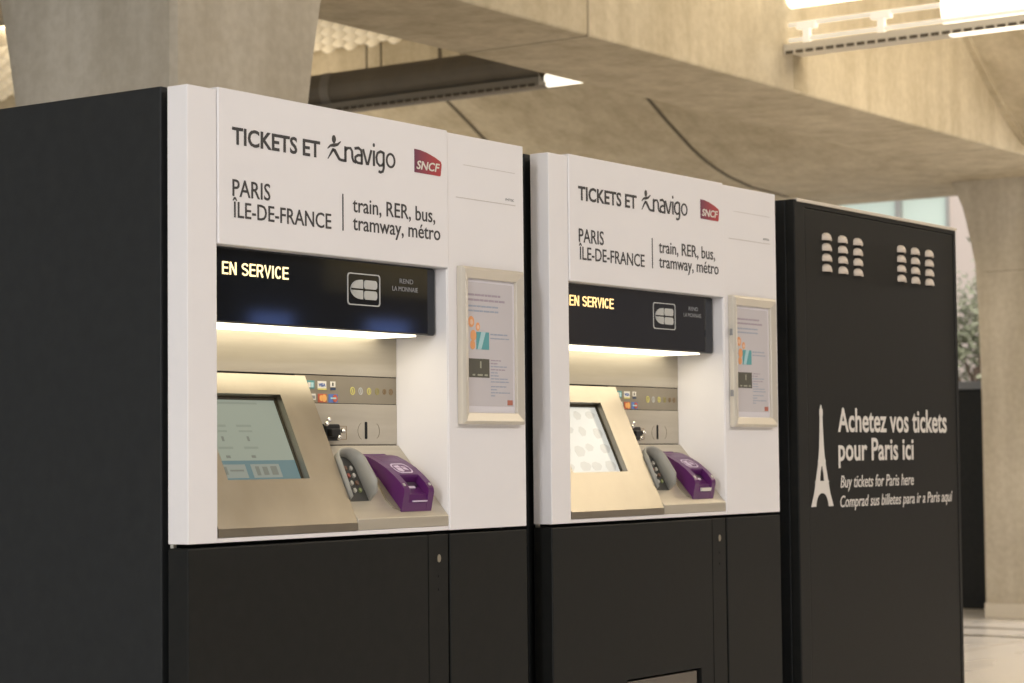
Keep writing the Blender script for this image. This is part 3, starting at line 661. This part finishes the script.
# ------------------------------------------------------------------ poster frames on the machines
def poster_frame(x0, label, clips):
    W, z0, z1 = .250, 1.2235, 1.591
    t = thing('poster_frame', (x0, 0, z0), label, 'poster frame', 'poster frames on the ticket machines')
    H = z1-z0; y0 = -.021
    fr = MB(); fw2 = .027; sl = .006
    def bar(pts):  # mitred bar with a raised ridge
        return pts
    o4 = [(0, 0), (W, 0), (W, H), (0, H)]; m4 = [(.007, .007), (W-.007, .007), (W-.007, H-.007), (.007, H-.007)]; i4 = [(fw2, fw2), (W-fw2, fw2), (W-fw2, H-fw2), (fw2, H-fw2)]
    vs = [(x, -.0005, z) for x, z in o4]+[(x, y0+.006, z) for x, z in o4]+[(x, y0, z) for x, z in m4]+[(x, y0+.007, z) for x, z in i4]+[(x, -.001, z) for x, z in i4]
    fs = []
    for k in range(4):
        for i in range(4):
            j = (i+1) % 4; fs.append((k*4+i, k*4+j, k*4+4+j, k*4+4+i))
    for i in range(4):
        j = (i+1) % 4; fs.append((i, 16+i, 16+j, j))
    fr.add(vs, fs); fo = fr.build('frame', 'alu', t, bevel=.0012)
    for zz in ((.255, .085) if clips else ()):
        MB().box(-.004, .001, -.014, -.006, zz, zz+.018).build('clip', 'inkgrey', fo)
    po = MB().box(fw2-.002, W-fw2+.002, -.006, -.001, fw2-.002, H-fw2+.002).build('poster', 'paperwhite', t)
    a0, a1, c0, c1 = fw2+.003, W-fw2-.008, fw2+.016, H-fw2-.008
    sh = MB().box(a0, a1, -.0068, -.0055, c0, c1).build('poster_sheet', 'paper', po)
    y = -.0074
    def words(z, x_0, x_1, m, h=.0035):
        mb = MB(); x = x_0; rr = random.Random(int(z*1e4)+int(x_0*1e3))
        while x < x_1-.006:
            l = min(rr.uniform(.008, .024), x_1-x); mb.box(x, x+l, y, y+.0008, z, z+h); x += l+.003
        mb.build('poster_text', m, po)
    words(c1-.032, a0+.006, a1-.045, 'lineviolet', .005); words(c1-.044, a0+.006, a1-.03, 'lineviolet', .005)
    words(c1-.058, a0+.006, a1-.06, 'lineblue', .004); words(c1-.069, a0+.006, a1-.05, 'lineblue', .004)
    py = c1-.085
    bl = MB()
    for (cx, cz, r, s) in ((.017, -.008, .013, .9), (.043, -.019, .010, .8), (.025, -.040, .013, .9), (.022, -.062, .011, .9)): bl.disc(a0+cx, py+cz, r, 'y', y, y+.0008, 18, s)
    bl.build('poster_picture', 'orange', po)
    sk = MB().disc(a0+.017, py-.009, .0065, 'y', y-.0006, y+.0004, 14).disc(a0+.043, py-.020, .005, 'y', y-.0006, y+.0004, 14).build('poster_picture', 'skin', po)
    MB().box(a0+.037, a0+.087, y-.0004, y+.0006, py-.072, py-.031).build('poster_picture', 'teal', po)
    MB().prism([(a0+.040, py-.072), (a0+.055, py-.072), (a0+.073, py-.031), (a0+.055, py-.031)], 'y', y-.0008, y).build('poster_picture', 'tealpale', po)
    words(py-.037, a0+.094, a1-.018, 'lineblue'); words(py-.046, a0+.094, a1-.016, 'lineblue', .0028)
    dz = py-.094
    MB().box(a0+.004, a0+.088, y, y+.0008, dz-.044, dz).build('poster_picture', 'picdark', po)
    MB().box(a0+.050, a0+.055, y-.0006, y+.0002, dz-.022, dz-.006).box(a0+.02, a0+.03, y-.0006, y+.0002, dz-.04, dz-.036).box(a0+.04, a0+.06, y-.0006, y+.0002, dz-.04, dz-.036).box(a0+.068, a0+.08, y-.0006, y+.0002, dz-.04, dz-.036).build('poster_picture', 'picgrey', po)
    for k, (e, mm) in enumerate(((.05, 'lineviolet'), (.06, 'lineviolet'), (.018, 'lineblue'), (.03, 'lineviolet'), (.058, 'lineblue'), (.06, 'lineblue'), (.02, 'lineblue'), (.018, 'lineblue'), (.026, 'lineblue'), (.062, 'lineblue'), (.014, 'lineblue'), (.075, 'lineblue'))):
        words(dz-.004-k*.0072-(.004 if k > 7 else 0), a0+.094, a1-e, mm, .0026)
    MB().box(a1-.024, a1-.003, y, y+.0008, c0+.003, c0+.015).build('poster_emblem', 'rust', po)
    return t
poster_frame(.899, 'aluminium poster frame on the right column of the nearer ticket machine', False)
poster_frame(1.2842+.889, 'aluminium poster frame on the right column of the farther ticket machine', True)

# ------------------------------------------------------------------ black vented cabinet
def cabinet():
    x0, W, H = 2.578, 1.159, 1.9
    t = thing('information_cabinet', (x0, 0, 0), 'tall black metal cabinet with vents and white lettering inviting to buy tickets', 'cabinet')
    MB().box(0, W, .03, .8, .03, H-.003).build('body', 'blackside', t, bevel=.003)
    fr = MB(); fr.ring([(0, .03), (W, .03), (W, H-.003), (0, H-.003)], [(.066, .075), (W-.02, .075), (W-.02, H-.022), (.066, H-.022)], 'y', 0, .03)
    fr.build('front_frame', 'black', t, bevel=.003)
    dr = MB().box(.0672, W-.0212, .0018, .03, .077, H-.024).build('front_door', 'black', t, bevel=.002)
    MB().box(.012, W+.004, -.004, .012, H-.009, H+.001).build('top_lip', 'cream', t, bevel=.002)
    MB().box(.03, W-.03, .05, .77, 0, .04).build('plinth', 'darkgap', t)
    for gx, xs in enumerate(((.205, .312, .416), (.729, .834, .942))):
        for xx in xs:
            for r_ in range(4):
                z = 1.800-r_*.0315
                # a scoop: a half dome hood pressed out of the sheet, open below
                n = 8; vs = []; fs = []
                for i in range(n+1):
                    a = math.pi*i/n
                    for j in range(6):
                        b_ = math.pi/2*j/5
                        vs.append((xx+.029*math.cos(a), .0035-.016*math.sin(a)*math.cos(b_)**.8, z-.012+.025*math.sin(b_)*(.45+.55*math.sin(a))))
                for i in range(n):
                    for j in range(5): q = i*6+j; fs.append((q, q+1, q+7, q+6))
                hood = MB().add(vs, fs).build('vent_louvre', 'louvre', t, smooth=True)
                sl = hood.modifiers.new('thickness', 'SOLIDIFY'); sl.thickness = .0012
    y = .0010
    def L(x): return x-x0
    text('lettering', 'Achetez vos tickets', L(2.839), L(3.635), 1.213, .070, y, 'vinyl', t, bold=.018)
    text('lettering', 'pour Paris ici', L(2.839), L(3.373), 1.126, .066, y, 'vinyl', t, bold=.018)
    text('lettering', 'Buy tickets for Paris here', L(2.850), L(3.37), 1.043, .036, y, 'vinyl', t, shear=.2, bold=.006)
    text('lettering', 'Comprad sus billetes para ir a Paris aquí', L(2.846), L(3.672), .984, .034, y, 'vinyl', t, shear=.2, bold=.006)
    # lattice tower silhouette
    tw = MB(); cx = L(2.7285); zb, zt = .989, 1.288; Ht = zt-zb
    def half(f): # half width at height fraction
        pts = ((0, .072), (.06, .063), (.14, .050), (.26, .040), (.44, .022), (.62, .0135), (.90, .0085), (.91, .0075), (1, .0055))
        for (a, wa), (b_, wb) in zip(pts[:-1], pts[1:]):
            if a <= f <= b_: return wa+(wb-wa)*(f-a)/(b_-a)
    fr_ = [0, .04, .08, .12, .16, .2]
    # legs around the arch
    for s in (-1, 1):
        for f0, f1 in zip([0, .03, .06, .09, .11, .125], [.03, .06, .09, .11, .125, .135]):
            def inn(f): return .040*math.sqrt(max(0, 1-(f/.135)**2))
            tw.prism([(cx+s*half(f0), zb+Ht*f0), (cx+s*half(f1), zb+Ht*f1), (cx+s*inn(f1), zb+Ht*f1), (cx+s*inn(f0), zb+Ht*f0)], 'y', y-.0003, y+.0012)
        tw.prism([(cx+s*half(.255), zb+Ht*.255), (cx+s*half(.33), zb+Ht*.33), (cx+s*half(.40), zb+Ht*.40), (cx+s*.003, zb+Ht*.40), (cx+s*.010, zb+Ht*.33), (cx+s*.014, zb+Ht*.255)], 'y', y-.0003, y+.0012)
    tw.prism([(cx-half(.135), zb+Ht*.135), (cx+half(.135), zb+Ht*.135), (cx+half(.255), zb+Ht*.255), (cx-half(.255), zb+Ht*.255)], 'y', y-.0003, y+.0012)
    tw.prism([(cx-half(.255)-.004, zb+Ht*.24), (cx+half(.255)+.004, zb+Ht*.24), (cx+half(.255)+.004, zb+Ht*.255), (cx-half(.255)-.004, zb+Ht*.255)], 'y', y-.0009, y+.0011)
    tw.prism([(cx-half(.46)-.004, zb+Ht*.445), (cx+half(.46)+.004, zb+Ht*.445), (cx+half(.46)+.004, zb+Ht*.465), (cx-half(.46)-.004, zb+Ht*.465)], 'y', y-.0009, y+.0011)
    fl = [.40, .5, .6, .7, .8, .9, .97]
    for f0, f1 in zip(fl[:-1], fl[1:]):
        tw.prism([(cx-half(f0), zb+Ht*f0), (cx+half(f0), zb+Ht*f0), (cx+half(f1), zb+Ht*f1), (cx-half(f1), zb+Ht*f1)], 'y', y-.0003, y+.0012)
    tw.prism([(cx-.010, zb+Ht*.90), (cx+.010, zb+Ht*.90), (cx+.010, zb+Ht*.97), (cx-.010, zb+Ht*.97)], 'y', y-.0009, y+.0011)
    tw.prism([(cx-.006, zb+Ht*.97), (cx+.006, zb+Ht*.97), (cx+.003, zt+.004), (cx-.003, zt+.004)], 'y', y-.0003, y+.0012)
    tw.build('tower_picture', 'vinyl', t)
cabinet()

# ------------------------------------------------------------------ things beyond the cabinet
t = thing('counter_block', (12.0, 3.75, 0), 'dark black counter block standing beside the far concrete pillar', 'counter')
MB().box(0, 1.1, -.42, 1.2, 0, 1.60).build('body', 'blackside', t, bevel=.01)
tp = MB().box(-.03, 1.13, -.45, 1.23, 1.60, 1.66).build('counter_top', 'bluegrey', t, bevel=.01)
def tree():
    tx, ty = 18.0, 6.0
    t = thing('potted_tree', (tx, ty, 0), 'grey green leafy indoor tree behind the dark counter block', 'plant')
    MB().tube((0, 0, 0), (0, 0, .5), .26, 20, .33).build('pot', 'bluegrey', t, bevel=.01)
    tk = MB().tube((0, 0, .45), (.02, .05, 2.0), .05, 10, .03)
    rr = random.Random(3); cl = []
    for i in range(9):
        a = rr.uniform(0, 6.28); z0 = rr.uniform(1.2, 2.0); e = (.75*math.cos(a)*rr.uniform(.5, 1), .75*math.sin(a)*rr.uniform(.5, 1), z0+rr.uniform(.3, .9))
        tk.tube((.015, .03, z0), e, .02, 7, .008); cl.append(e)
    tk.build('trunk', 'bark', t)
    lf = MB()
    for i in range(5200):
        c = rr.choice(cl); p = Vector((rr.gauss(c[0], .17), rr.gauss(c[1], .17), rr.gauss(c[2]-.1, .2)))
        d = Vector((rr.uniform(-1, 1), rr.uniform(-1, 1), rr.uniform(-1, .5))).normalized(); s_ = d.orthogonal().normalized(); l = rr.uniform(.07, .13)
        q = d.cross(s_)*.006
        lf.add([tuple(p), tuple(p+d*l*.5+s_*l*.22+q), tuple(p+d*l), tuple(p+d*l*.5-s_*l*.22+q)], [(0, 1, 2, 3)])
    lf.build('foliage', 'leaf', t)['kind'] = 'stuff'
tree()
